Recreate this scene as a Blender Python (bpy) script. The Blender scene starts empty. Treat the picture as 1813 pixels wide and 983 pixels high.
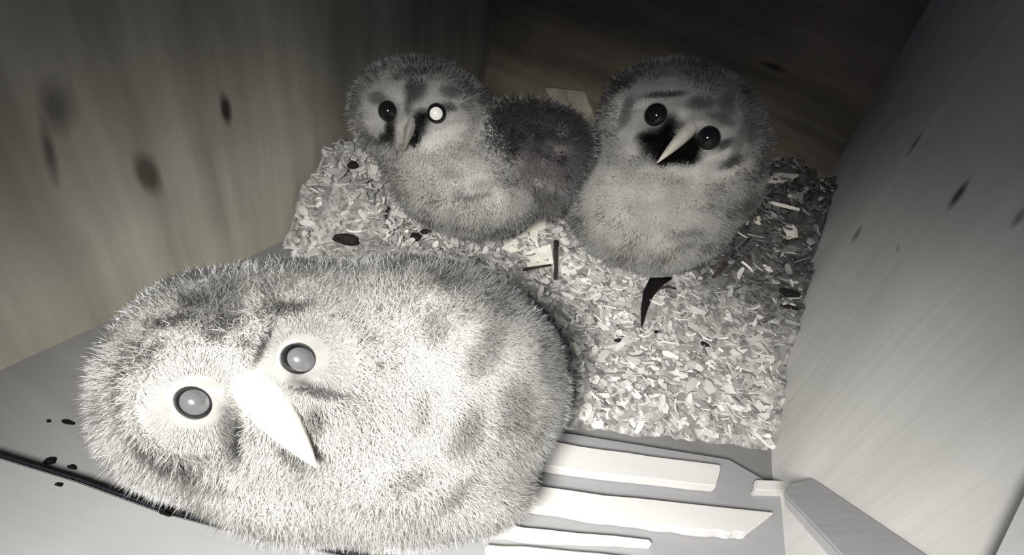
import bpy, bmesh, math, random
import numpy as np
from mathutils import Vector, Matrix
from mathutils.bvhtree import BVHTree

random.seed(7)
rng = np.random.default_rng(7)
S = bpy.context.scene
C = S.collection

# ------------------------------------------------------------------ camera
F = 1000.0
CAM = Vector((0, 0, .22))
TH, RO = math.radians(33), math.radians(15)
fw = Vector((0, math.cos(TH), -math.sin(TH)))
rt0 = Vector((1, 0, 0))
up0 = rt0.cross(fw)
CR = rt0 * math.cos(RO) + up0 * math.sin(RO)        # to the right of the lens
CU = -rt0 * math.sin(RO) + up0 * math.cos(RO)
CD = -CU
cd = bpy.data.cameras.new('camera')
cam = bpy.data.objects.new('camera', cd); C.objects.link(cam)
m = Matrix((CR, CU, -fw)).transposed().to_4x4(); m.translation = CAM
cam.matrix_world = m
cd.sensor_width = 36; cd.lens = F / 1813 * 36; cd.clip_start = .003
S.camera = cam

# ------------------------------------------------------------------ light
w = bpy.data.worlds.new('world'); S.world = w; w.use_nodes = True
bg = w.node_tree.nodes['Background']
bg.inputs[0].default_value = (.28, .26, 1, 1); bg.inputs[1].default_value = .042
S.view_settings.view_transform = 'Standard'; S.view_settings.look = 'None'
S.view_settings.gamma = 1; S.view_settings.use_curve_mapping = False
S.view_settings.exposure = 0

def ray(x, y):
    return fw + CR * ((x - 906.5) / F) + CD * ((y - 491.5) / F)

LED = bpy.data.lights.new('infrared_lamp', 'SPOT')
LED.energy = 18.5; LED.color = (1, .99, .945)
LED.spot_size = math.radians(80); LED.spot_blend = 1; LED.shadow_soft_size = .038
lo = bpy.data.objects.new('infrared_lamp', LED); C.objects.link(lo)
lo.location = CAM - CR * .055 - fw * .12
aim = ray(970, 830)
lo.rotation_euler = aim.to_track_quat('-Z', 'Y').to_euler()

# ------------------------------------------------------------------ helpers
YAW = math.radians(22)
BP = Vector((math.cos(YAW), -math.sin(YAW), 0))     # across the box
BA = Vector((math.sin(YAW), math.cos(YAW), 0))      # along the box
Z = Vector((0, 0, 1))
def W(p, a, z=0): return BP * p + BA * a + Z * z
def at(x, y, t): return CAM + ray(x, y) * t
def atz(x, y, z): d = ray(x, y); return CAM + d * ((z - CAM.z) / d.z)
def atplane(x, y, o, n): d = ray(x, y); return CAM + d * ((o - CAM).dot(n) / d.dot(n))

def tag(o, label=None, cat=None, group=None, kind=None):
    if label: o['label'] = label
    if cat: o['category'] = cat
    if group: o['group'] = group
    if kind: o['kind'] = kind
    return o
def link(name, me, mat=None, parent=None, loc=None):
    o = bpy.data.objects.new(name, me); C.objects.link(o)
    if mat and me: me.materials.append(mat)
    if parent: o.parent = parent
    if loc is not None: o.location = loc
    return o
def thing(name, loc, label, cat, group=None):
    o = bpy.data.objects.new(name, None); C.objects.link(o); o.location = loc
    o.empty_display_size = .02
    return tag(o, label, cat, group)
def from_bm(name, bm, smooth=False):
    bmesh.ops.recalc_face_normals(bm, faces=bm.faces)
    me = bpy.data.meshes.new(name); bm.to_mesh(me); bm.free()
    if smooth:
        for p in me.polygons: p.use_smooth = True
    return me
def from_np(name, v, f, smooth=True):
    me = bpy.data.meshes.new(name); me.from_pydata([tuple(x) for x in v], [], [tuple(x) for x in f]); me.update()
    if smooth:
        for p in me.polygons: p.use_smooth = True
    return me

class N:
    """small wrapper for a node tree"""
    def __init__(s, name):
        s.m = bpy.data.materials.new(name); s.m.use_nodes = True
        s.t = s.m.node_tree; s.t.nodes.clear()
        s.out = s.t.nodes.new('ShaderNodeOutputMaterial')
    def n(s, typ, ins=None, **kw):
        x = s.t.nodes.new(typ)
        for k, v in kw.items(): setattr(x, k, v)
        for k, v in (ins or {}).items():
            if hasattr(v, 'is_output'): s.t.links.new(v, x.inputs[k])
            else: x.inputs[k].default_value = v
        return x
    def math(s, op, a, b=0.0, clamp=False):
        return s.n('ShaderNodeMath', {0: a, 1: b}, operation=op, use_clamp=clamp).outputs[0]
    def ramp(s, fac, stops):
        r = s.n('ShaderNodeValToRGB', {0: fac})
        e = r.color_ramp.elements
        while len(e) < len(stops): e.new(.5)
        for el, (p, c) in zip(e, stops):
            el.position = p; el.color = (*c, 1) if len(c) == 3 else c
        return r.outputs[0]
    def mix(s, fac, a, b, mode='MIX'):
        x = s.n('ShaderNodeMix', data_type='RGBA', blend_type=mode)
        for i, v in ((0, fac), (6, a), (7, b)):
            if hasattr(v, 'is_output'): s.t.links.new(v, x.inputs[i])
            else: x.inputs[i].default_value = v if i == 0 else ((*v, 1) if len(v) == 3 else v)
        return x.outputs[2]
    def bsdf(s, col, rough=.8, spec=.2, bump=None, strength=.3, dist=.002):
        ins = {'Roughness': rough, 'Specular IOR Level': spec}
        b = s.n('ShaderNodeBsdfPrincipled', ins)
        if hasattr(col, 'is_output'): s.t.links.new(col, b.inputs['Base Color'])
        else: b.inputs['Base Color'].default_value = (*col, 1)
        if bump is not None:
            bn = s.n('ShaderNodeBump', {'Height': bump, 'Strength': strength, 'Distance': dist})
            s.t.links.new(bn.outputs[0], b.inputs['Normal'])
        s.t.links.new(b.outputs[0], s.out.inputs[0])
        return s.m

def plain(name, col, rough=.8, spec=.2, scale=120, var=.25, bump=.3):
    k = N(name)
    co = k.n('ShaderNodeTexCoord').outputs['Object']
    nz = k.n('ShaderNodeTexNoise', {'Vector': co, 'Scale': scale, 'Detail': 4}).outputs[0]
    lo_ = tuple(c * (1 - var) for c in col); hi = tuple(min(1, c * (1 + var)) for c in col)
    return k.bsdf(k.ramp(nz, [(.3, lo_), (.7, hi)]), rough, spec, nz, bump, .001)

def fur_mat(name, sheen=.75, trans=.5):
    k = N(name)
    a = k.n('ShaderNodeAttribute', attribute_name='tone').outputs['Color']
    d = k.n('ShaderNodeBsdfPrincipled', {'Base Color': a, 'Roughness': 1.0, 'Specular IOR Level': 0.0, 'Sheen Weight': sheen, 'Sheen Roughness': .45}); t = k.n('ShaderNodeBsdfTranslucent', {'Color': a})
    mx = k.n('ShaderNodeMixShader', {0: trans, 1: d.outputs[0], 2: t.outputs[0]})
    k.t.links.new(mx.outputs[0], k.out.inputs[0])
    return k.m
def wood(name, dark, light, knots=(), lean=0.0, axis='Z', streak=1.0, seed=0.0):
    """sawn board: grain along one local axis, knots (x, z, half width, half height, darkness) on the face"""
    k = N(name)
    co = k.n('ShaderNodeTexCoord').outputs['Object']
    mp = k.n('ShaderNodeMapping', {'Vector': co, 'Rotation': (0, lean, 0), 'Location': (seed, seed * .3, 0)}).outputs[0]
    wob = k.n('ShaderNodeTexNoise', {'Vector': mp, 'Scale': 9.0, 'Detail': 2}).outputs[1]
    mp2 = k.n('ShaderNodeMix', {0: .006}, data_type='VECTOR')
    add = k.n('ShaderNodeVectorMath', {0: mp}, operation='ADD')
    sc = k.n('ShaderNodeVectorMath', {0: wob}, operation='SCALE'); sc.inputs['Scale'].default_value = .016
    k.t.links.new(sc.outputs[0], add.inputs[1])
    s_ = (1, 1, .07) if axis == 'Z' else (.07, 1, 1)
    st = k.n('ShaderNodeVectorMath', {0: add.outputs[0], 1: s_}, operation='MULTIPLY').outputs[0]
    g1 = k.n('ShaderNodeTexNoise', {'Vector': st, 'Scale': 62.0, 'Detail': 4, 'Roughness': .55}).outputs[0]
    g2 = k.n('ShaderNodeTexNoise', {'Vector': st, 'Scale': 22.0, 'Detail': 2}).outputs[0]
    g3 = k.n('ShaderNodeTexNoise', {'Vector': co, 'Scale': 14.0, 'Detail': 3}).outputs[0]
    mixv = k.math('ADD', k.math('MULTIPLY', g1, .55 * streak), k.math('ADD', k.math('MULTIPLY', g2, .5 * streak), k.math('MULTIPLY', g3, .35)))
    mid = .5 * (1.05 * streak + .35)
    col = k.ramp(mixv, [(max(0, mid - .26), dark), (min(1, mid + .2), light)])
    sep = k.n('ShaderNodeSeparateXYZ', {0: co})
    for (kx, kz, hw, hh, dk, ln) in knots:
        dx = k.math('SUBTRACT', sep.outputs[0], kx); dz = k.math('SUBTRACT', sep.outputs[2], kz)
        dx = k.math('SUBTRACT', dx, k.math('MULTIPLY', dz, ln))
        r = k.math('SQRT', k.math('ADD', k.math('POWER', k.math('MULTIPLY', k.math('ABSOLUTE', dx), 1 / hw), 2), k.math('POWER', k.math('MULTIPLY', k.math('ABSOLUTE', dz), 1 / hh), 2)))
        r = k.math('ADD', r, k.math('MULTIPLY', k.math('SUBTRACT', g1, .5), 1.2))
        fac = k.ramp(r, [(.35, (dk,) * 3), (1.0, (dk * .45,) * 3), (1.0, (0, 0, 0))] if False else [(.3, (dk,) * 3), (1.0, (0, 0, 0))])
        col = k.mix(fac, col, (.03, .025, .02))
    return k.bsdf(col, .75, .12, g1, .25, .0015)

def box_mesh(name, x0, x1, y0, y1, z0, z1, bevel=.0012, sub=0):
    bm = bmesh.new(); bmesh.ops.create_cube(bm, size=1)
    for v in bm.verts:
        v.co = Vector((x0 + (v.co.x + .5) * (x1 - x0), y0 + (v.co.y + .5) * (y1 - y0), z0 + (v.co.z + .5) * (z1 - z0)))
    if bevel: bmesh.ops.bevel(bm, geom=bm.edges[:], offset=bevel, segments=2, affect='EDGES')
    return from_bm(name, bm)

def slab(pts, n, thick, jitter=0, sub=1, bevel=.0008):
    """a board with the outline pts, thickened downwards along -n; outline edges can be left ragged"""
    out = []
    for i, p in enumerate(pts):
        q = pts[(i + 1) % len(pts)]
        k = sub if not isinstance(sub, (list, tuple)) else sub[i]
        for j in range(k):
            v = p.lerp(q, j / k)
            if jitter and j: v = v + (q - p).cross(n).normalized() * random.uniform(-jitter, jitter)
            out.append(v)
    bm = bmesh.new()
    top = [bm.verts.new(v) for v in out]
    f = bm.faces.new(top)
    r = bmesh.ops.extrude_face_region(bm, geom=[f])
    for v in r['geom']:
        if isinstance(v, bmesh.types.BMVert): v.co -= n * thick
    if bevel:
        bmesh.ops.recalc_face_normals(bm, faces=bm.faces)
        bmesh.ops.bevel(bm, geom=bm.edges[:], offset=bevel, segments=2, affect='EDGES', clamp_overlap=True)
    return bm

# ------------------------------------------------------------------ box shell
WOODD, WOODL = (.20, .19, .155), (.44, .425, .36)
def wall(name, a, b, h, inward, z0=-.02, knots=(), lean=0.0, mat=None, seed=0.0, streak=1.0, dark=WOODD, light=WOODL):
    """upright board from a to b on the floor plan; local x runs along it, its inner face is y = 0"""
    d = (b - a); L = d.length; d = d.normalized()
    nrm = inward.normalized()
    yax = -nrm
    if d.cross(yax).z < 0: a, b, d = b, a, -d
    M = Matrix((d, Z.cross(d), Z)).transposed().to_4x4(); M.translation = a
    inv = M.inverted()
    kk = []
    for (x, y, hw, hh, dk, ln) in knots:
        q = inv @ atplane(x, y, a, Z.cross(d)); kk.append((q.x, q.z, hw, hh, dk, ln))
    me = box_mesh(name, 0, L, 0, .015, z0, h, 0)
    o = link(name, me, wood('plywood_' + name, dark, light, kk, lean, 'Z', streak, seed))
    o.matrix_world = M
    tag(o, kind='structure')
    return o

AB = .47
pl0, pl1 = W(-.247, -.10), W(-.268, AB)
pr0, pr1 = W(.129, -.10), W(.034, AB)
def pright(a): return .129 - (a + .10) * .1667
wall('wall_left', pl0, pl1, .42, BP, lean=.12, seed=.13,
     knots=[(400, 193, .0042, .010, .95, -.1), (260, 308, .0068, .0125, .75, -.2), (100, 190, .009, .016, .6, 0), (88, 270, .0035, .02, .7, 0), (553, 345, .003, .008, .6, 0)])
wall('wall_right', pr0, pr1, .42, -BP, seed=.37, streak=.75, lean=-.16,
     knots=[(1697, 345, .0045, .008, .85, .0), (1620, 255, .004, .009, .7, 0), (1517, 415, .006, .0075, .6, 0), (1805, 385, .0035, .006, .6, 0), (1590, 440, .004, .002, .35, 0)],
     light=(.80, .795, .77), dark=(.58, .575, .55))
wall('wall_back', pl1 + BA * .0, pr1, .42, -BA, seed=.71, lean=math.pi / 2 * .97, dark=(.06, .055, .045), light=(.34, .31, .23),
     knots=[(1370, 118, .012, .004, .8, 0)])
fl = link('floor', box_mesh('floor', -.36, .22, -.05, .60, -.035, 0, 0), wood('floor_plywood', (.135, .133, .13), (.21, .208, .205), (), 0, 'X', .8, .2))
fl.rotation_euler.z = -YAW
tag(fl, kind='structure')

# ------------------------------------------------------------------ bedding
def sstep(a, b, x):
    t = np.clip((x - a) / (b - a), 0, 1); return t * t * (3 - 2 * t)
_g = rng.random((64, 64))
def vnoise(x, y):
    xi = np.floor(x).astype(int); yi = np.floor(y).astype(int); fx = x - xi; fy = y - yi
    fx = fx * fx * (3 - 2 * fx); fy = fy * fy * (3 - 2 * fy)
    g = lambda i, j: _g[i % 64, j % 64]
    return (g(xi, yi) * (1 - fx) + g(xi + 1, yi) * fx) * (1 - fy) + (g(xi, yi + 1) * (1 - fx) + g(xi + 1, yi + 1) * fx) * fy
FRONT0 = atz(1010, 772, 0); FRONT1 = atz(1400, 815, 0)
fdir = (FRONT1 - FRONT0).normalized(); fnor = Vector((-fdir.y, fdir.x, 0))
def bed_base(p, a):
    X = BP.x * p + BA.x * a; Y = BP.y * p + BA.y * a
    df = (X - FRONT0.x) * fnor.x + (Y - FRONT0.y) * fnor.y
    z = .082 * sstep(.27, .50, a) * (1 - .55 * sstep(-.06, -.17, p) * sstep(.30, .38, a))
    z = z + .050 * np.exp(-((p + .245) / .055) ** 2 - ((a - .275) / .05) ** 2)
    z = z + .018 * np.exp(-((p - .032) / .045) ** 2 - ((a - .42) / .06) ** 2)
    edge = sstep(-.004, .02, df)
    edge = edge * sstep(.205, .245, a + np.maximum(0, p + .17) * .9)
    return z * edge + .010 * edge - .006 * (1 - edge)
def bed_z(p, a):
    b = bed_base(p, a)
    n = (vnoise(p * 60 + 3, a * 60) - .5) * .009 + (vnoise(p * 130 + 9, a * 150 + 4) - .5) * .006 + (vnoise(p * 330 + 1, a * 360 + 7) - .5) * .003
    n = n * (1 + 1.6 * sstep(-.03, .02, p) * sstep(.33, .39, a) + 1.0 * sstep(-.17, -.2, p))
    return b + n * np.clip((b + .006) / .012, 0, 1)
gp = np.linspace(-.275, .085, 310); ga = np.linspace(.12, AB, 300)
PP, AA = np.meshgrid(gp, ga, indexing='ij')
ZZ = bed_z(PP, AA)
pos = np.stack([BP.x * PP + BA.x * AA, BP.y * PP + BA.y * AA, ZZ], -1).reshape(-1, 3)
idx = np.arange(310 * 300).reshape(310, 300)
fc = np.stack([idx[:-1, :-1], idx[1:, :-1], idx[1:, 1:], idx[:-1, 1:]], -1).reshape(-1, 4)
leftlimit = -.2445 - (AA - (-.10)) * .0368 + .0005
ok = ((ZZ > -.004) & (PP > leftlimit) & (PP < pright(AA) + .0006)).reshape(-1)
fc = fc[ok[fc].all(1)]
kb = N('bedding_litter')
tb = kb.n('ShaderNodeAttribute', attribute_name='tone').outputs['Color']
cb = kb.n('ShaderNodeTexCoord').outputs['Object']
nb = kb.n('ShaderNodeTexNoise', {'Vector': cb, 'Scale': 330.0, 'Detail': 3}).outputs[0]
bedm = kb.bsdf(kb.mix(1.0, tb, kb.ramp(nb, [(.35, (.55, .55, .55)), (.65, (1.25, 1.25, 1.25))]), 'MULTIPLY'), .9, .1, nb, .8, .002)
bed = link('nest_litter', from_np('nest_litter', pos, fc), bedm)
def litter_corner_shade(p, a): return 1 - .75 * sstep(-.045, -.01, p) * sstep(.325, .37, a)  # shadow of the back right corner, painted into the litter tone
bt = ((.20 + .22 * vnoise(PP * 300 + 5, AA * 340)) * litter_corner_shade(PP, AA)).reshape(-1).astype(np.float32)
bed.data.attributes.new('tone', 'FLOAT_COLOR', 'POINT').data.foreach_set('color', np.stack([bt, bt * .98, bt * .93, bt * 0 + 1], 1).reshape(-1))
tag(bed, 'pale trampled wood shaving litter banked up on the nest box floor', 'litter', kind='stuff')
def ground(q):
    p = q.dot(BP); a = q.dot(BA); return float(bed_z(np.array([p]), np.array([a]))[0])
def on_bed(x, y, lift=0.0):
    """point of the litter surface under a view ray"""
    d = ray(x, y); t = .2
    while t < .7:
        q = CAM + d * t
        if q.z < ground(q) + lift: return q
        t += .0008
    return q

# loose shavings lying on the litter
clear = [on_bed(x, y) for x, y in ((984, 428), (983, 450), (984, 472), (950, 474), (928, 476), (955, 455), (1180, 493), (1160, 500), (1148, 520), (1141, 545), (1136, 575), (1182, 508), (1290, 460), (1275, 478), (1308, 441), (735, 420), (755, 410), (612, 424), (640, 424))]
def flake_corner_shade(p, a):  # shavings of the back right heap toned down to paint its shade
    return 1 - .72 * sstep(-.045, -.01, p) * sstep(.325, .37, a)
def flakes(count, smin, smax, region, seed):
    r = np.random.default_rng(seed); V = []; Fc = []
    n = 0
    while n < count:
        p = r.uniform(-.262, .075); a = r.uniform(.20, AB - .003)
        b = float(bed_base(np.array([p]), np.array([a]))[0])
        if b < .0015 or not region(p, a) or p < -.2445 - (a + .1) * .0368 + .004 or p > pright(a) - .004: continue
        z = float(bed_z(np.array([p]), np.array([a]))[0])
        if any((W(p, a, z) - c).length < .0062 for c in clear): continue
        TONES.append(float(r.choice([.28, .42, .52, .60, .70]) * (flake_corner_shade(p, a) if r.random() < .8 else 1)))
        L = r.uniform(smin, smax); Wd = L * r.uniform(.25, .6); T = L * r.uniform(.05, .14)
        ang = r.uniform(0, math.pi) ; tilt = r.normal(0, .35); roll_ = r.normal(0, .35)
        R = np.array(Matrix.Rotation(ang, 3, 'Z') @ Matrix.Rotation(tilt, 3, 'Y') @ Matrix.Rotation(roll_, 3, 'X'))
        c = np.array(W(p, a, z + L * .10)); curl = r.uniform(-.15, .3) * L
        xs = [-.5, -.15, .2, .5]; base = len(V)
        for i, x in enumerate(xs):
            wd = Wd * (1 if 0 < i < 3 else r.uniform(.3, .8)); zz = curl * (x * x * 4 - .5) * .5
            for (yy, tz) in ((-.5, 0), (.5, 0), (.5, T), (-.5, T)):
                V.append(c + R @ np.array([x * L, yy * wd, zz + tz]))
        for i in range(3):
            o = base + i * 4
            for k in range(4): Fc.append((o + k, o + (k + 1) % 4, o + 4 + (k + 1) % 4, o + 4 + k))
        Fc.append((base, base + 3, base + 2, base + 1)); o = base + 12; Fc.append((o, o + 1, o + 2, o + 3))
        n += 1
    return V, Fc
TONES = []
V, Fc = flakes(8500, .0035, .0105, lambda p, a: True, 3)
shm = fur_mat('wood_shaving', 0, .08)
sh = link('wood_shavings', from_np('wood_shavings', V, Fc, False), shm)
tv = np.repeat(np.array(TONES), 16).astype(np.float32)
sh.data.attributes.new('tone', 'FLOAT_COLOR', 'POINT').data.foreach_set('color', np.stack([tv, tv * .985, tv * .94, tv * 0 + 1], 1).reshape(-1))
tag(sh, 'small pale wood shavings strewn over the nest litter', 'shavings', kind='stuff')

# ------------------------------------------------------------------ owl chicks
furm = fur_mat('owl_down')

def blob(bm, c, ax, rad, seg=20):
    """ellipsoid with axes ax (three vectors) and radii rad"""
    M = Matrix([ax[0] * rad[0], ax[1] * rad[1], ax[2] * rad[2]]).transposed().to_4x4(); M.translation = c
    bmesh.ops.create_icosphere(bm, subdivisions=4, radius=1, matrix=M)

def fuse(bm, voxel=.003, smooth=10):
    me = bpy.data.meshes.new('t'); bm.to_mesh(me); bm.free()
    o = bpy.data.objects.new('t', me); C.objects.link(o)
    r = o.modifiers.new('r', 'REMESH'); r.mode = 'VOXEL'; r.voxel_size = voxel
    s = o.modifiers.new('s', 'SMOOTH'); s.factor = .6; s.iterations = smooth
    dg = bpy.context.evaluated_depsgraph_get(); dg.update()
    out = bpy.data.meshes.new_from_object(o.evaluated_get(dg))
    bpy.data.objects.remove(o); bpy.data.meshes.remove(me)
    for p in out.polygons: p.use_smooth = True
    return out

def fur(name, me, count, length, width, direction, tone, keep, mat, parent, seed, base):
    r = np.random.default_rng(seed)
    me.calc_loop_triangles()
    nv = len(me.vertices); co = np.empty(nv * 3); me.vertices.foreach_get('co', co); co = co.reshape(-1, 3)
    no = np.empty(nv * 3); me.vertices.foreach_get('normal', no); no = no.reshape(-1, 3)
    nt = len(me.loop_triangles); tr = np.empty(nt * 3, int); me.loop_triangles.foreach_get('vertices', tr); tr = tr.reshape(-1, 3)
    A_, B_, C_ = co[tr[:, 0]], co[tr[:, 1]], co[tr[:, 2]]
    ar = np.linalg.norm(np.cross(B_ - A_, C_ - A_), axis=1); cdf = np.cumsum(ar) / ar.sum()
    ti = np.searchsorted(cdf, r.random(count))
    u = r.random(count); v = r.random(count); fl_ = u + v > 1; u[fl_] = 1 - u[fl_]; v[fl_] = 1 - v[fl_]
    q = A_[ti] + (B_ - A_)[ti] * u[:, None] + (C_ - A_)[ti] * v[:, None]
    n = no[tr[ti, 0]] * (1 - u - v)[:, None] + no[tr[ti, 1]] * u[:, None] + no[tr[ti, 2]] * v[:, None]
    n /= np.linalg.norm(n, axis=1)[:, None]
    qw = q + np.array(base)
    kp = r.random(count) < keep(qw, n); q, n, qw = q[kp], n[kp], qw[kp]; M_ = len(q)
    L = length(qw, n) * r.uniform(.7, 1.25, M_)
    d = direction(qw, n, r); d /= np.linalg.norm(d, axis=1)[:, None]
    tn = tone(qw, n, r)
    wv = np.cross(d, n); bad = np.linalg.norm(wv, axis=1) < .15
    wv[bad] += r.normal(0, 1, (bad.sum(), 3)); wv /= np.linalg.norm(wv, axis=1)[:, None]
    wd = width * r.uniform(.7, 1.3, M_)[:, None]
    bend = d * .8 + r.normal(0, .22, (M_, 3)); bend[:, 2] -= .12
    p0 = q - n * .001; p1 = q + d * (L * .5)[:, None]; p2 = p1 + bend * (L * .5)[:, None]
    P_ = np.stack([p0 - wv * wd, p0 + wv * wd, p1 + wv * wd * .8, p1 - wv * wd * .8, p2], 1)
    fac_n = np.cross(P_[:, 1] - P_[:, 0], P_[:, 3] - P_[:, 0]); s_ = (fac_n * n).sum(1) < 0
    P_[s_] = P_[s_][:, [1, 0, 3, 2, 4]]
    V_ = P_.reshape(-1, 3)
    o5 = np.arange(M_) * 5
    loops = np.stack([o5, o5 + 1, o5 + 2, o5 + 3, o5 + 3, o5 + 2, o5 + 4], 1).reshape(-1)
    starts = np.stack([np.arange(M_) * 7, np.arange(M_) * 7 + 4], 1).reshape(-1)
    tot = np.tile([4, 3], M_)
    out = bpy.data.meshes.new(name)
    out.vertices.add(M_ * 5); out.vertices.foreach_set('co', V_.reshape(-1).astype(np.float32))
    out.loops.add(len(loops)); out.loops.foreach_set('vertex_index', loops.astype(np.int32))
    out.polygons.add(M_ * 2); out.polygons.foreach_set('loop_start', starts.astype(np.int32)); out.polygons.foreach_set('loop_total', tot.astype(np.int32))
    out.polygons.foreach_set('use_smooth', np.ones(M_ * 2, bool))
    out.update(calc_edges=True); out.validate()
    at_ = out.attributes.new('tone', 'FLOAT_COLOR', 'POINT')
    col = np.ones((M_, 5, 4), np.float32); col[:, :, :3] = tn[:, None, :]
    at_.data.foreach_set('color', col.reshape(-1))
    nn = n + d * .12 + r.normal(0, .07, (M_, 3)); nn /= np.linalg.norm(nn, axis=1)[:, None]
    out.normals_split_custom_set_from_vertices(np.repeat(nn, 5, axis=0).tolist())
    o = link(name, out, mat, parent); o['kind'] = 'stuff'
    return o

def skin_tone(me, val):
    a = me.attributes.new('tone', 'FLOAT_COLOR', 'POINT')
    a.data.foreach_set('color', np.tile(np.array([*val, 1], np.float32), len(me.vertices)))

def ball(name, c, R, ax, squash=1.0, cap=None, seg=32):
    """eyeball (or, with cap, only the front of it) looking along ax[2]"""
    bm = bmesh.new()
    rings = 20; amax = math.pi if cap is None else cap
    vs = []
    for i in range(1, rings + 1):
        th = amax * i / rings
        if cap is None and i == rings: break
        vs.append([bm.verts.new(c + (ax[0] * math.cos(2 * math.pi * j / seg) + ax[1] * squash * math.sin(2 * math.pi * j / seg)) * R * math.sin(th) + ax[2] * R * math.cos(th)) for j in range(seg)])
    t = bm.verts.new(c + ax[2] * R)
    for j in range(seg): bm.faces.new((t, vs[0][j], vs[0][(j + 1) % seg]))
    for a, b in zip(vs, vs[1:]):
        for j in range(seg): bm.faces.new((a[j], b[j], b[(j + 1) % seg], a[(j + 1) % seg]))
    if cap is None:
        e = bm.verts.new(c - ax[2] * R)
        for j in range(seg): bm.faces.new((e, vs[-1][(j + 1) % seg], vs[-1][j]))
    me = bpy.data.meshes.new(name); bm.normal_update(); bm.to_mesh(me); bm.free()
    for p in me.polygons: p.use_smooth = True
    return me
def ring(name, c, R, r, ax, squash=1.0):
    V_ = []; F_ = []; a_, b_ = 36, 10
    for i in range(a_):
        t = 2 * math.pi * i / a_; e = ax[0] * math.cos(t) + ax[1] * squash * math.sin(t)
        for j in range(b_):
            s = 2 * math.pi * j / b_
            V_.append(c + e * (R + r * math.cos(s)) + ax[2] * (r * math.sin(s)))
            F_.append((i * b_ + j, ((i + 1) % a_) * b_ + j, ((i + 1) % a_) * b_ + (j + 1) % b_, i * b_ + (j + 1) % b_))
    return from_np(name, V_, F_)
def tube(name, pts, rads, flat=None, seg=16):
    """tapered tube through pts; flat scales it across"""
    V_ = []; F_ = []
    n = len(pts)
    for i, p in enumerate(pts):
        d = (pts[min(i + 1, n - 1)] - pts[max(i - 1, 0)]).normalized()
        s = flat if flat is not None else (Z if abs(d.z) < .9 else Vector((1, 0, 0)))
        s = (s - d * s.dot(d)).normalized(); u = d.cross(s)
        ra, rb = rads[i] if isinstance(rads[i], tuple) else (rads[i], rads[i])
        for j in range(seg):
            t = 2 * math.pi * j / seg; V_.append(p + s * ra * math.cos(t) + u * rb * math.sin(t))
    for i in range(n - 1):
        for j in range(seg): F_.append((i * seg + j, i * seg + (j + 1) % seg, (i + 1) * seg + (j + 1) % seg, (i + 1) * seg + j))
    F_.append(tuple(range(seg))[::-1]); F_.append(tuple((n - 1) * seg + j for j in range(seg)))
    return from_np(name, V_, F_)

blackeye = plain('eye_black', (.008, .008, .009), .12, .5, 50, .1, 0)
beakm = plain('beak_horn', (.66, .63, .55), .45, .35, 200, .08, .05)
lidm = plain('eyelid_skin', (.62, .6, .56), .7, .2, 300, .1, .1)

def shift(me, base):
    me.transform(Matrix.Translation(-Vector(base))); return me

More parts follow.
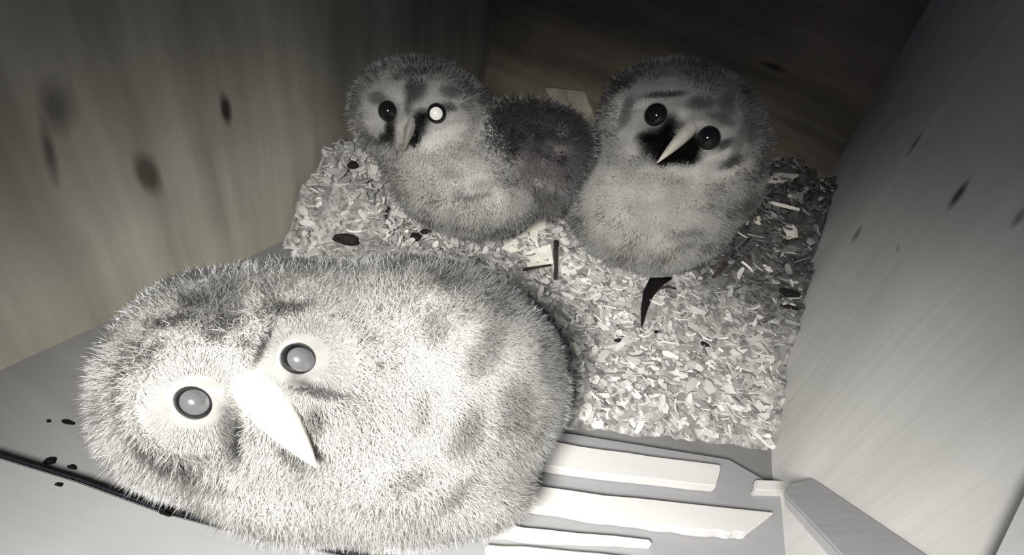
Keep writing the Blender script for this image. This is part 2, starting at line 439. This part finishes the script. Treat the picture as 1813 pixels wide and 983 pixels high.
def owl(spec):
    """one downy owl chick, built where it stands"""
    hc = at(*spec['head']); view = (CAM - hc).normalized()
    # head frame: facing direction, eye axis, up
    fx, fy = spec['face']
    f = (view + CR * fx + CD * fy).normalized()
    ph = math.radians(spec['tilt'])
    r_ = CR * math.cos(ph) + CD * math.sin(ph); r_ = (r_ - f * r_.dot(f)).normalized()
    u_ = f.cross(r_)                                  # towards the crown
    if u_.dot(CU) < 0: u_ = -u_
    hr = spec['hr']
    bm = bmesh.new()
    blob(bm, hc, (r_, u_, f), spec['hrad'])
    for (x, y, t, ra, rb, rc, ang) in spec['blobs']:
        c = at(x, y, t); an = math.radians(ang)
        a1 = CR * math.cos(an) + CD * math.sin(an); a2 = -CR * math.sin(an) + CD * math.cos(an)
        blob(bm, c, (a1, a2, fw), (ra, rb, rc))
    body = fuse(bm, spec.get('voxel', .0032), spec.get('smooth', 14))
    zs = [v.co.z for v in body.vertices]
    cx = sum((v.co for v in body.vertices), Vector()) / len(body.vertices)
    base = Vector((cx.x, cx.y, min(zs)))
    T = thing('owl_chick', base, spec['label'], 'owl chick', 'owl chicks in the nest box')
    bvh = BVHTree.FromPolygons([v.co.copy() for v in body.vertices], [tuple(p.vertices) for p in body.polygons])
    def hit(x, y):
        d = ray(x, y); h = bvh.ray_cast(CAM, d.normalized())
        return h[0] if h[0] is not None else hc + f * hr
    # marks of the plumage, as blobs in space
    marks = []
    for (x, y, rx, ry, an, s) in spec['marks']:
        c = hit(x, y); t = (c - CAM).dot(fw) / F
        an = math.radians(an)
        a1 = CR * math.cos(an) + CD * math.sin(an); a2 = -CR * math.sin(an) + CD * math.cos(an)
        marks.append((np.array(c), np.array(a1) / (rx * t), np.array(a2) / (ry * t), s))
    eyes = [(x, y, R, vis) for (x, y, R, vis) in spec['eyes']]
    ec = []
    for (x, y, R, vis) in eyes:
        h = hit(x, y); look = (f * spec.get('gaze', .15) + view * (1 - spec.get('gaze', .15))).normalized()
        ec.append((h - look * R * spec.get('sink', .45), R, look))
    bx, by = spec['beak'][0]; tx, ty = spec['beak'][1]
    b0 = hit(bx, by); b1d = spec['beakout']
    tip_t = (hit(tx, ty) - CAM).dot(fw) - b1d
    b1 = at(tx, ty, tip_t)
    # body
    base_tone = spec['tone']
    fr_, ur_, rr_ = np.array(f), np.array(u_), np.array(r_)
    en = [(np.array(c), R, np.array(l)) for c, R, l in ec]
    g0 = [rng.random((22, 22, 22)) for _ in range(2)]
    def n3(q, s, k=0):
        x = q * s + 50; i = np.floor(x).astype(int); w_ = x - i; w_ = w_ * w_ * (3 - 2 * w_); i %= 22; j = (i + 1) % 22; g = g0[k]
        def G(a, b, c): return g[a[:, 0], b[:, 1], c[:, 2]]
        o = 0
        for dx, wx in ((i, 1 - w_[:, 0]), (j, w_[:, 0])):
            for dy, wy in ((i, 1 - w_[:, 1]), (j, w_[:, 1])):
                for dz, wz in ((i, 1 - w_[:, 2]), (j, w_[:, 2])):
                    o = o + wx * wy * wz * G(dx, dy, dz)
        return o
    def tone(q, n, r):
        k = np.ones(len(q)) * base_tone
        mott = .5 * n3(q, spec.get('mscale', 85)) + .5 * n3(q, spec.get('mscale', 85) * 2.3, 1)
        k = k * (1 - spec.get('mott', .25) + 2 * spec.get('mott', .25) * mott)
        k = k * r.uniform(.88, 1.08, len(q))
        for (c, a1, a2, s) in marks:
            dd = q - c; e = np.maximum(0, (dd @ a1) ** 2 + (dd @ a2) ** 2 + ((dd @ np.array(fw)) / .02) ** 2)
            g = np.exp(-e ** 2.6)
            k = k * (1 - s * g) if s > 0 else k * (1 - s * g)
        dm = np.minimum(*[np.linalg.norm(q - (c + l * R * .4), axis=1) / R for c, R, l in en]) / spec['disc']
        k = k * (1 - (1 - spec.get('facetone', 1)) * np.exp(-dm ** 4))
        k = np.clip(k, .006, .92)
        return np.stack([k, k * .985, k * .94], 1)
    bb0, bb1 = np.array(b0), np.array(b1)
    def eye_d(q):
        return [np.linalg.norm(q - (c + l * R * .4), axis=1) / R for c, R, l in en]
    def keep(q, n):
        k = np.ones(len(q))
        for dd in eye_d(q): k[dd < 1.15] = 0
        t = np.clip(((q - bb0) @ (bb1 - bb0)) / ((bb1 - bb0) @ (bb1 - bb0)), 0, 1)
        k[np.linalg.norm(q - (bb0 + t[:, None] * (bb1 - bb0)), axis=1) < spec['beakr'] * .5] = 0
        return k
    rim = spec['disc']                                   # radius of each half of the facial disc, in eye radii
    def length(q, n):
        L = np.ones(len(q)) * spec['len']
        dm = np.minimum(*eye_d(q))
        L = np.where(dm < rim, spec['len'] * (.28 + .35 * (dm / rim) ** 2), L)
        L = L * (.75 + .5 * n3(q, 60, 1))
        return L
    down = np.array(CD) * .25 + np.array(spec.get('flow', CD * 0)) * 1.0
    def direction(q, n, r):
        d = n * .55 + down + r.normal(0, .28, q.shape)
        cl = np.stack([n3(q, 95, 0), n3(q + 3.3, 95, 1), n3(q + 7.7, 95, 0)], 1) - .5
        d = d + cl * spec.get('clump', 1.1)
        for (c, R, l), dd in zip(en, eye_d(q)):
            m_ = (dd < rim)
            rad = q - c; rad = rad - n * (rad * n).sum(1)[:, None]; rad /= (np.linalg.norm(rad, axis=1)[:, None] + 1e-9)
            near = m_ & (dd <= np.minimum(*eye_d(q)) + 1e-6)
            d[near] = rad[near] * .9 + n[near] * .35 + r.normal(0, .12, (near.sum(), 3))
        return d
    skin = body
    nv = len(skin.vertices); sc = np.empty(nv * 3); skin.vertices.foreach_get('co', sc); sc = sc.reshape(-1, 3)
    st_ = np.ones((nv, 4), np.float32); st_[:, :3] = tone(sc, sc, rng)
    skin.attributes.new('tone', 'FLOAT_COLOR', 'POINT').data.foreach_set('color', st_.reshape(-1))
    shift(skin, base)
    link('body', skin, furm, T)
    fur('down', skin, spec['count'], length, spec['width'], direction, tone, keep, furm, T, spec['seed'], base)
    # eyes
    for i, ((c, R, l), (x, y, R0, vis)) in enumerate(zip(ec, eyes)):
        ea = math.radians(spec.get('eyeang', 0)); e1 = CR * math.cos(ea) + CD * math.sin(ea); e1 = (e1 - l * e1.dot(l)).normalized(); e2 = l.cross(e1); sq = spec.get('squash', 1)
        eo = link('eye', shift(ball('eye', c, R, (e1, e2, l), sq), base), blackeye, T)
        if spec.get('pupil'):
            pm, cap = spec['pupil'][i]
            po = link('pupil', shift(ball('pupil', c + l * R * .012, R, (e1, e2, l), sq, cap), base), pm, eo)
        if spec.get('lids', True):
            link('eyelid', shift(ring('eyelid', c + l * R * .12, R * 1.04, R * .10, (e1, e2, l), sq), base), lidm, T)
    # beak: arched, laterally flattened, tapering to a hooked tip
    ax = (b1 - b0); side = r_ - ax.normalized() * r_.dot(ax.normalized())
    pts = []; rd = []
    for i in range(13):
        s = i / 12
        arch = math.sin(math.pi * min(1, s * 1.05)) * spec.get('arch', .08) * ax.length
        p = b0 - f * spec['beakr'] * 1.0 * (1 - s) + ax * s + f * arch
        wr = spec['beakr'] * (1 - s) ** .8 * (1 + .12 * math.sin(math.pi * s)) + .00025
        pts.append(p); rd.append((wr * .85, wr))
    link('beak', shift(tube('beak', pts, rd, side), base), spec.get('beakm', beakm), T)
    return T, hit, bvh, base, (r_, u_, f)

pupil_grey = plain('pupil_grey', (.088, .088, .092), .16, 1.0, 300, .08, 0)  # infrared thrown back by the eye, painted as a grey pupil
pupil_bright = plain('pupil_shine', (.92, .9, .84), .3, .5, 60, .05, 0)  # eyeshine painted in as a near-white pupil colour
pupil_dark = plain('pupil_dark', (.012, .01, .011), .08, .5, 60, .05, 0)

big_marks = [(375, 545, 55, 40, 20, .35), (400, 570, 30, 10, -10, .5), (340, 535, 20, 8, 20, .45), (300, 568, 40, 8, -14, .6), (430, 600, 14, 9, 30, .5), (380, 595, 16, 8, 0, .5),
             (500, 548, 42, 9, -12, .65), (470, 520, 26, 10, 20, .3),
             (232, 640, 9, 48, 18, .65), (272, 622, 8, 30, 35, .5), (215, 710, 9, 40, -3, .5), (245, 780, 9, 30, -30, .4), (472, 612, 8, 36, 15, .65),
             (405, 765, 18, 50, 0, .4), (420, 775, 9, 34, 0, .6), (515, 800, 34, 8, 42, .5), (560, 690, 50, 8, 14, .5), (530, 670, 20, 10, 30, .35), (555, 740, 16, 26, 0, .35),
             (185, 730, 10, 26, 0, .3), (300, 815, 55, 10, 35, .5), (380, 850, 40, 9, 15, .4), (655, 600, 6, 6, 0, .35), (690, 610, 6, 6, 0, .35), (695, 640, 7, 7, 0, .4), (665, 645, 6, 12, 0, .4),
             (790, 500, 30, 18, 50, .3), (850, 620, 26, 50, 30, .3), (900, 720, 30, 45, 0, .3), (760, 580, 18, 34, -20, .3), (820, 760, 24, 40, 20, .3), (960, 640, 22, 36, 0, .25), (720, 850, 40, 14, -20, .3), (800, 870, 40, 12, -40, .3), (690, 480, 30, 14, 30, .25), (880, 540, 30, 20, 40, .25), (740, 720, 14, 36, 10, .22)]
big = dict(head=(408, 668, .205), hr=.047, hrad=(.041, .038, .038), face=(.20, .22), tilt=-20,
           blobs=[(560, 670, .215, .055, .043, .045, 8), (745, 665, .228, .057, .046, .05, 14), (700, 800, .215, .046, .022, .04, 6), (660, 862, .212, .042, .014, .03, 10), (800, 860, .215, .030, .012, .03, 0), (500, 842, .206, .038, .015, .028, 20)],
           eyes=[(345, 712, .0063, 1), (532, 637, .0063, 1)], beak=((460, 692), (561, 828)), beakout=.012, beakr=.0088, disc=2.6,
           tone=.60, mott=.24, clump=.8, facetone=.66, mscale=48, marks=[(a, b, c * 1.1, d * 1.15, e, min(.85, g * 1.5)) for a, b, c, d, e, g in big_marks], len=.0052, width=.00015, count=260000, seed=11, sink=.5, eyeang=28, squash=.84, gaze=0,
           pupil=[(pupil_grey, .72), (pupil_grey, .72)], flow=CR * .25,
           label='large pale downy owl chick in the foreground looking up with grey round eyes')
owl(big)

rt_marks = [(1165, 252, 26, 28, 20, .98), (1146, 243, 16, 11, 20, .97), (1170, 275, 9, 14, -10, .97), (1180, 235, 12, 16, 40, .97), (1232, 256, 13, 20, 0, .98), (1212, 280, 26, 8, 0, .97), (1185, 265, 14, 24, 30, .97), (1215, 265, 20, 22, 0, .97), (1195, 278, 22, 10, -20, .97), (1228, 272, 10, 14, 0, .95), (1222, 250, 12, 12, 0, .9), (1185, 218, 12, 16, 0, .8),
            (1172, 170, 32, 6, 2, .85), (1110, 150, 30, 10, -15, .5), (1240, 185, 26, 12, 0, .55), (1285, 190, 16, 20, 0, .45), (1275, 212, 24, 9, 20, .5), (1280, 255, 16, 7, -30, .7), (1295, 285, 22, 8, -25, .65), (1320, 230, 16, 20, 0, .35),
            (1205, 222, 8, 8, 0, .5), (1115, 130, 30, 10, 0, .4), (1230, 135, 24, 8, 0, .35), (1093, 195, 9, 26, 20, -.6), (1112, 200, 8, 26, 20, .45), (1150, 180, 26, 6, -20, -.5), (1300, 262, 9, 26, 10, .35), (1310, 290, 34, 6, -22, -.5), (1275, 272, 26, 5, -20, -.5), (1210, 200, 8, 8, 0, -.6), (1240, 222, 16, 5, 10, -.4), (1290, 300, 40, 6, -14, -.25),
            (1120, 290, 30, 14, 0, .15), (1215, 410, 32, 5, -8, .4), (1205, 430, 24, 5, -8, .25), (1250, 365, 26, 6, 0, .2), (1190, 300, 60, 8, 0, -.2)]
right = dict(head=(1205, 238, .385), hr=.055, hrad=(.057, .044, .048), face=(-.16, .16), tilt=22,
             blobs=[(1155, 362, .392, .056, .046, .050, 8), (1190, 300, .392, .058, .045, .05, 20)],
             eyes=[(1162, 205, .0078, 1), (1253, 245, .0078, 1)], beak=((1222, 228), (1163, 289)), beakout=.012, beakr=.0052, disc=3.4,
             tone=.69, mott=.26, mscale=75, marks=[(a, b, c * 1.15, d * 1.15, e, g * 1.15 if 0 < g < .85 else g) for a, b, c, d, e, g in rt_marks], len=.0062, width=.00026, count=120000, seed=12, lids=False,
             pupil=[(pupil_dark, .8), (pupil_dark, .8)], label='grey downy owl chick standing at the back right with black eyes and pale slanting beak')
owl(right)

lf_marks = [(690, 195, 14, 22, -30, .95), (690, 225, 10, 26, 5, .97), (680, 240, 10, 8, 0, .9), (745, 215, 14, 24, 15, .97), (738, 240, 10, 14, 0, .97), (730, 245, 12, 8, 0, .9), (790, 190, 16, 8, 0, .8), (755, 205, 12, 10, 0, .9),
            (735, 160, 22, 26, 20, .8), (722, 190, 10, 18, 0, .65), (735, 130, 24, 8, -15, .7), (705, 140, 10, 8, 0, .6), (770, 125, 10, 8, 0, .5), (668, 175, 18, 12, 20, .6), (795, 165, 18, 12, 0, .6), (820, 190, 10, 6, 0, .5),
            (690, 262, 10, 5, 0, -.4), (770, 240, 60, 8, -25, -.5), (780, 250, 40, 10, -20, -.2), (650, 220, 18, 12, 0, -.15),
            (800, 310, 20, 12, 0, .35), (840, 345, 40, 6, -10, .5), (860, 325, 30, 8, 0, .3), (810, 340, 14, 8, 0, .4), (900, 320, 30, 14, 0, .3)]
wing_dark = .16
left = dict(head=(742, 200, .35), hr=.044, hrad=(.041, .031, .034), face=(-.03, .14), tilt=3,
            blobs=[(818, 326, .362, .049, .030, .034, 16), (880, 280, .372, .042, .034, .034, 20), (778, 285, .362, .034, .03, .032, 30)],
            eyes=[(688, 197, .0062, 1), (772, 201, .0062, 1)], beak=((730, 212), (715, 268)), beakout=.008, beakr=.0042, disc=3.0,
            tone=.66, mott=.26, mscale=70, marks=lf_marks, len=.0055, width=.00026, count=100000, seed=13, lids=False,
            beakm=plain('beak_grey', (.22, .21, .19), .5, .3, 200, .1, .05),
            pupil=[(pupil_dark, .8), (pupil_bright, .62)], label='smaller grey owl chick at the back left with one eye shining bright')
LT, lhit, lbvh, lbase, lfr = owl(left)
bm = bmesh.new()
an = math.radians(-8); wa1 = CR * math.cos(an) + CD * math.sin(an); wa2 = -CR * math.sin(an) + CD * math.cos(an)
blob(bm, at(922, 264, .354), (wa1, wa2, fw), (.044, .030, .018))
blob(bm, at(990, 262, .374), (wa1, wa2, fw), (.018, .016, .016))
blob(bm, at(952, 310, .370), (wa1, wa2, fw), (.024, .024, .016))
wingme = fuse(bm, .003, 8); shift(wingme, lbase)
rw = np.random.default_rng(5)
spots = [(at(rw.uniform(800, 1010), rw.uniform(215, 345), .345), rw.uniform(.0015, .0038), rw.choice([.2, .9, 1.3, .3])) for _ in range(90)]
def wtone(q, n, r):
    k = np.full(len(q), .13)
    lowr = (q - np.array(at(915, 268, .35))) @ np.array(CD); k = k * (1 + 1.0 * np.clip(lowr / .02, -.35, 1.0))
    for c, rad, s_ in spots:
        dd = q - np.array(c); dd = dd - np.array(fw) * (dd @ np.array(fw))[:, None]
        k = k * (1 + (s_ - .6) * 1.6 * np.exp(-((dd ** 2).sum(1) / rad ** 2) ** 2))
    k = np.clip(k, .02, .8) * r.uniform(.85, 1.1, len(q))
    return np.stack([k, k * .96, k * .93], 1)
nv = len(wingme.vertices); sc = np.empty(nv * 3); wingme.vertices.foreach_get('co', sc); sc = sc.reshape(-1, 3) + np.array(lbase)
st_ = np.ones((nv, 4), np.float32); st_[:, :3] = wtone(sc, sc, rng)
wingme.attributes.new('tone', 'FLOAT_COLOR', 'POINT').data.foreach_set('color', st_.reshape(-1))
wg = link('wing', wingme, furm, LT); wg['label'] = 'dark mottled wing'
fur('wing_down', wingme, 26000, lambda q, n: np.full(len(q), .008), .0003, lambda q, n, r: n * .4 + np.array(CR) * .5 + np.array(CD) * .5 + r.normal(0, .38, q.shape), wtone, lambda q, n: np.ones(len(q)), furm, wg, 31, lbase)

# ------------------------------------------------------------------ front of the box
R0 = atz(1020, 768, .007); R1 = atz(1420, 850, .007); R2 = atz(1000, 983, .010)
rn = (R1 - R0).cross(R2 - R0).normalized()
if rn.z < 0: rn = -rn
def onr(x, y, lift=0.0): return atplane(x, y, R0 + rn * lift, rn)
pale = wood('pale_batten', (.44, .435, .42), (.60, .59, .57), (), 0, 'X', .5, .5)
greyw = wood('grey_board', (.23, .23, .235), (.29, .29, .295), (), 0, 'X', .4, .9)
ramp = thing('ladder', R0, 'pale slatted wooden ladder board sloping up at the bottom right, beside the large owl chick', 'ladder')
def child_slab(name, px, lift, thick, mat, parent, jit=0, sub=1):
    pts = [onr(x, y, lift) for x, y in px]
    me = from_bm(name, slab(pts, rn, thick, jit, sub)); shift(me, parent.location)
    return link(name, me, mat, parent)
child_slab('back_board', [(760, 735), (1020, 768), (1290, 812), (1385, 866), (1500, 995), (1530, 1060), (700, 1060)], 0, .006, greyw, ramp)
child_slab('slat', [(900, 765), (1022, 788), (1150, 806), (1277, 822), (1268, 861), (1140, 847), (1012, 832), (900, 815)], .005, .005, pale, ramp, .0003, 3)
child_slab('slat', [(900, 850), (1010, 866), (1130, 880), (1372, 906), (1320, 946), (1180, 932), (1010, 908), (900, 890)], .005, .005, pale, ramp, .0007, [2, 2, 2, 2, 9, 9, 5, 2])
child_slab('slat', [(870, 925), (960, 936), (1150, 955), (1155, 963), (960, 955), (870, 945)], .004, .004, pale, ramp, .0005, 3)
child_slab('slat', [(860, 962), (960, 968), (1120, 985), (1120, 1050), (860, 1040)], .004, .004, pale, ramp, .0004, 3)
# stub of a batten beside the ladder
st = [atz(x, y, .012) for x, y in ((1338, 848), (1440, 852), (1450, 872), (1335, 868))]
b = link('batten_stub', from_bm('batten_stub', slab(st, Z, .012)), pale)
tag(b, 'short pale batten stub lying between the ladder and the right wall', 'batten')
# rail along the right wall
wd_ = (pr1 - pr0).normalized(); wn = Vector((-wd_.y, wd_.x, 0))
onw = lambda x, y: atplane(x, y, pr0 + wn * .0006, wn)
inw = lambda x, y: atplane(x, y, pr0 + wn * .020, wn)
k0, k1, k2 = onw(1440, 846), onw(1655, 990), inw(1500, 995)
kn = (k1 - k0).cross(k2 - k0).normalized()
if kn.z < 0: kn = -kn
px = [k0, k1] + [atplane(x, y, k0, kn) for x, y in ((1730, 1040), (1575, 1060), (1500, 995), (1385, 872), (1395, 858))]
rl = link('trim_1', from_bm('trim_1', slab(px, kn, .006)), wood('rail_wood', (.47, .47, .48), (.56, .56, .57), (), 0, 'X', .4, .3))
tag(rl, kind='structure')
tq = [atplane(x, y, pr0 + wn * .004, wn) for x, y in ((1850, 810), (1813, 868), (1758, 983), (1735, 1040), (1960, 1040), (1960, 810))]
t2 = link('trim_2', from_bm('trim_2', slab(tq, wn, .0036)), wood('strip_wood', (.52, .52, .51), (.68, .68, .66), (), 0, 'Z', .5, .8))
tag(t2, kind='structure')
# board at the lower left, under the lens
bz = .010
edge = [(-60, 790), (0, 809), (140, 852), (285, 905), (420, 941), (560, 972), (720, 1004)]
pts = [atz(x, y, bz) for x, y in edge] + [atz(x, y, bz) for x, y in ((720, 1120), (-60, 1120))]
fb = thing('wooden_board', pts[1], 'pale wooden board with a bowed dark edge across the bottom left corner', 'board')
me = from_bm('board', slab(pts, Z, .012)); shift(me, fb.location)
link('board', me, wood('pale_board', (.17, .17, .17), (.24, .24, .238), (), 0, 'X', .5, .6), fb)
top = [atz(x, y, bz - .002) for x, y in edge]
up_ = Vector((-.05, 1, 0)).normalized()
me = from_bm('dark_edge', slab(top + [q + up_ * .0011 for q in reversed(top)], Z, .0035, 0, 1, .0002)); shift(me, fb.location)  # dark strip standing in for the shadowed gap along the board
de = link('dark_edge', me, plain('gap_shade', (.012, .012, .016), .9, .1), fb); de['label'] = 'thin dark strip painted as the shadowed gap'

# droppings on the bare boards
drm = plain('dropping_dark', (.006, .0055, .005), .95, .03)
def lump(name, c, rx, ry, rz, ang, mat, seed):
    bm = bmesh.new(); bmesh.ops.create_icosphere(bm, subdivisions=3, radius=1)
    r = np.random.default_rng(seed); ph = r.uniform(0, 6, 6)
    for v in bm.verts:
        k = 1 + .16 * math.sin(3 * v.co.x + ph[0]) + .14 * math.sin(4 * v.co.y + ph[1]) + .1 * math.sin(5 * v.co.z + ph[2])
        v.co = Vector((v.co.x * rx * k, v.co.y * ry * k, v.co.z * rz * k))
    me = from_bm(name, bm, True)
    o = link(name, me, mat); o.location = c; o.rotation_euler.z = ang
    return o
for (x, y, rx, ry, an, lab) in ((88, 816, .0026, .0013, .3, 'larger oval black dropping on the bare floor near the bottom left board'), (128, 827, .0016, .001, -.1, 'small black dropping right of the larger oval one by the board'),
                                (121, 748, .0024, .0011, 0, 'oblong black dropping on the bare floor left of the large owl chick'), (86, 746, .0007, .0006, 0, 'tiny black speck of dropping left of the oblong one')):
    q = atz(x, y, .0006); tag(lump('dropping', q, rx, ry, .0007, an, drm, int(x)), lab, 'dropping', 'droppings on the floor')

for (x, y, rx, ry, an, lab) in ((104, 858, .0012, .0007, 0, 'small black speck on the pale bottom left board, nearest its left end'), (293, 910, .0022, .0006, -.1, 'thin black sliver on the pale bottom left board near its dark edge')):
    q = atz(x, y, bz + .0004); tag(lump('dropping', q, rx, ry, .0006, an, drm, int(x)), lab, 'dropping', 'droppings on the floor')

# ------------------------------------------------------------------ scraps in the litter
twm = plain('twig_bark', (.035, .03, .028), .85, .2, 200, .3, .5)
def twig(px, rad, label, lift=.0055, mat=twm, name='twig', cat='twig', group=None):
    P_ = []
    for (x, y) in px:
        q = on_bed(x, y, lift); P_.append(q + Z * rad * .3)
    c = P_[0].copy()
    rr = [rad * (1 - .35 * i / (len(P_) - 1)) for i in range(len(P_))]
    o = link(name, tube(name, [p - c for p in P_], rr, None, 10), mat); o.location = c
    return tag(o, label, cat, group)
twig([(984, 428), (983, 450), (984, 472), (982, 495)], .0016, 'upright dark twig crossing another behind the large owl chick')
twig([(926, 478), (950, 474), (975, 470)], .0011, 'short black twig lying level beside the pale wood chip')
twig([(1262, 492), (1285, 465), (1310, 440), (1330, 420)], .0011, 'thin dark twig slanting up beside the right owl chick')
def scrap(px, lift, thick, mat, name, label, cat, group=None, tilt=0):
    pts = [on_bed(x, y, lift) for x, y in px]
    n = (pts[1] - pts[0]).cross(pts[2] - pts[0]).normalized()
    if n.z < 0: n = -n
    c = sum(pts, Vector()) / len(pts)
    pts = [p - n * (p - c).dot(n) for p in pts]
    bm = slab([p - c for p in pts], n, thick, .0002, 2, .0003)
    o = link(name, from_bm(name, bm), mat); o.location = c
    return tag(o, label, cat, group)
chipm = plain('pale_chip', (.72, .70, .62), .8, .2, 150, .15, .3)
scrap([(928, 448), (975, 432), (980, 466), (935, 474)], .004, .002, chipm, 'wood_chip', 'square pale wood chip framed by two dark twigs', 'wood chip')
scrap([(888, 440), (930, 410), (945, 380), (968, 385), (972, 415), (925, 440), (905, 450)], .003, .002, chipm, 'wood_chip', 'larger ragged pale wood chip between the two back chicks', 'wood chip')
# dark curved feather
ft = [(1188, 492), (1160, 500), (1148, 520), (1141, 545), (1136, 577)]
P_ = [on_bed(x, y, .005) for x, y in ft]; c = P_[0].copy()
o = link('feather', tube('feather', [p - c for p in P_], [(.0012, .0005), (.0048, .0008), (.0036, .0008), (.0022, .0007), (.0006, .0004)], CR, 10), plain('feather_black', (.009, .008, .008), .9, .04), None, c)
tag(o, 'black curved feather stuck in the pale litter below the right owl chick', 'feather')
twig([(1165, 512), (1182, 508), (1196, 512)], .0010, 'short black stalk lying right of the curved feather')
pelm = plain('pellet_dark', (.02, .018, .017), .9, .1, 300, .4, .6)
for (x, y, rx, ry, an, lab) in ((612, 424, .0085, .004, .2, 'wide black pellet half buried beside the left wall behind the large chick'), (735, 420, .0045, .0028, .2, 'black pellet just in front of the left back chick'), (755, 410, .0042, .002, .7, 'smaller black pellet touching the one before the left back chick'),
                                (626, 292, .0042, .0035, .3, 'dark pellet on top of the litter heap by the left wall'), (1095, 603, .0028, .0015, .5, 'small dark pellet in the litter beside the large chick'), (1250, 610, .003, .002, .2, 'small dark pellet in the middle of the open litter'),
                                (1165, 588, .003, .0016, .5, 'small dark pellet under the curved black feather'), (1400, 520, .009, .003, .1, 'flat black pellet against the right wall'), (1398, 545, .006, .002, 0, 'thin black pellet lowest against the right wall')):
    q = on_bed(x, y, .002); tag(lump('pellet', q, rx, ry, ry * .8, an, pelm, int(x)), lab, 'pellet', 'dark pellets in the litter')
# splinters heaped in the back right corner
spl = [([(1345, 318), (1375, 305), (1415, 308), (1385, 322)], .05, 'long pale splinter uppermost in the back right heap'),
       ([(1330, 352), (1370, 354), (1418, 366), (1370, 366)], .04, 'long pale splinter lying level second in the back right heap'),
       ([(1395, 340), (1425, 335), (1422, 352), (1400, 354)], .04, 'stubby pale chip at the end of the back right heap'),
       ([(1318, 388), (1345, 382), (1345, 394), (1320, 398)], .02, 'small pale chip beside the flank of the right chick'),
       ([(1390, 400), (1412, 396), (1414, 420), (1395, 424)], .02, 'blocky pale chip low in the back right heap')]
for px, lf, lab in spl:
    scrap(px, .004, .0025, chipm, 'wood_splinter', lab, 'wood splinter', 'splinters in the back right corner')
# pale offcut leaning on the back wall between the two rear chicks
bn = -BA
bo = W(0, AB - .006)
q4 = [atplane(x, y, bo, BA) for x, y in ((965, 155), (1034, 162), (1060, 225), (990, 215))]
c = sum(q4, Vector()) / 4
o = link('wood_offcut', from_bm('wood_offcut', slab([p - c for p in q4], -BA, .005, .0004, 3, .0004)), plain('offcut', (.45, .43, .34), .8, .2, 90, .3, .3)); o.location = c
tag(o, 'pale torn wood offcut against the back wall between the two rear chicks', 'wood offcut')
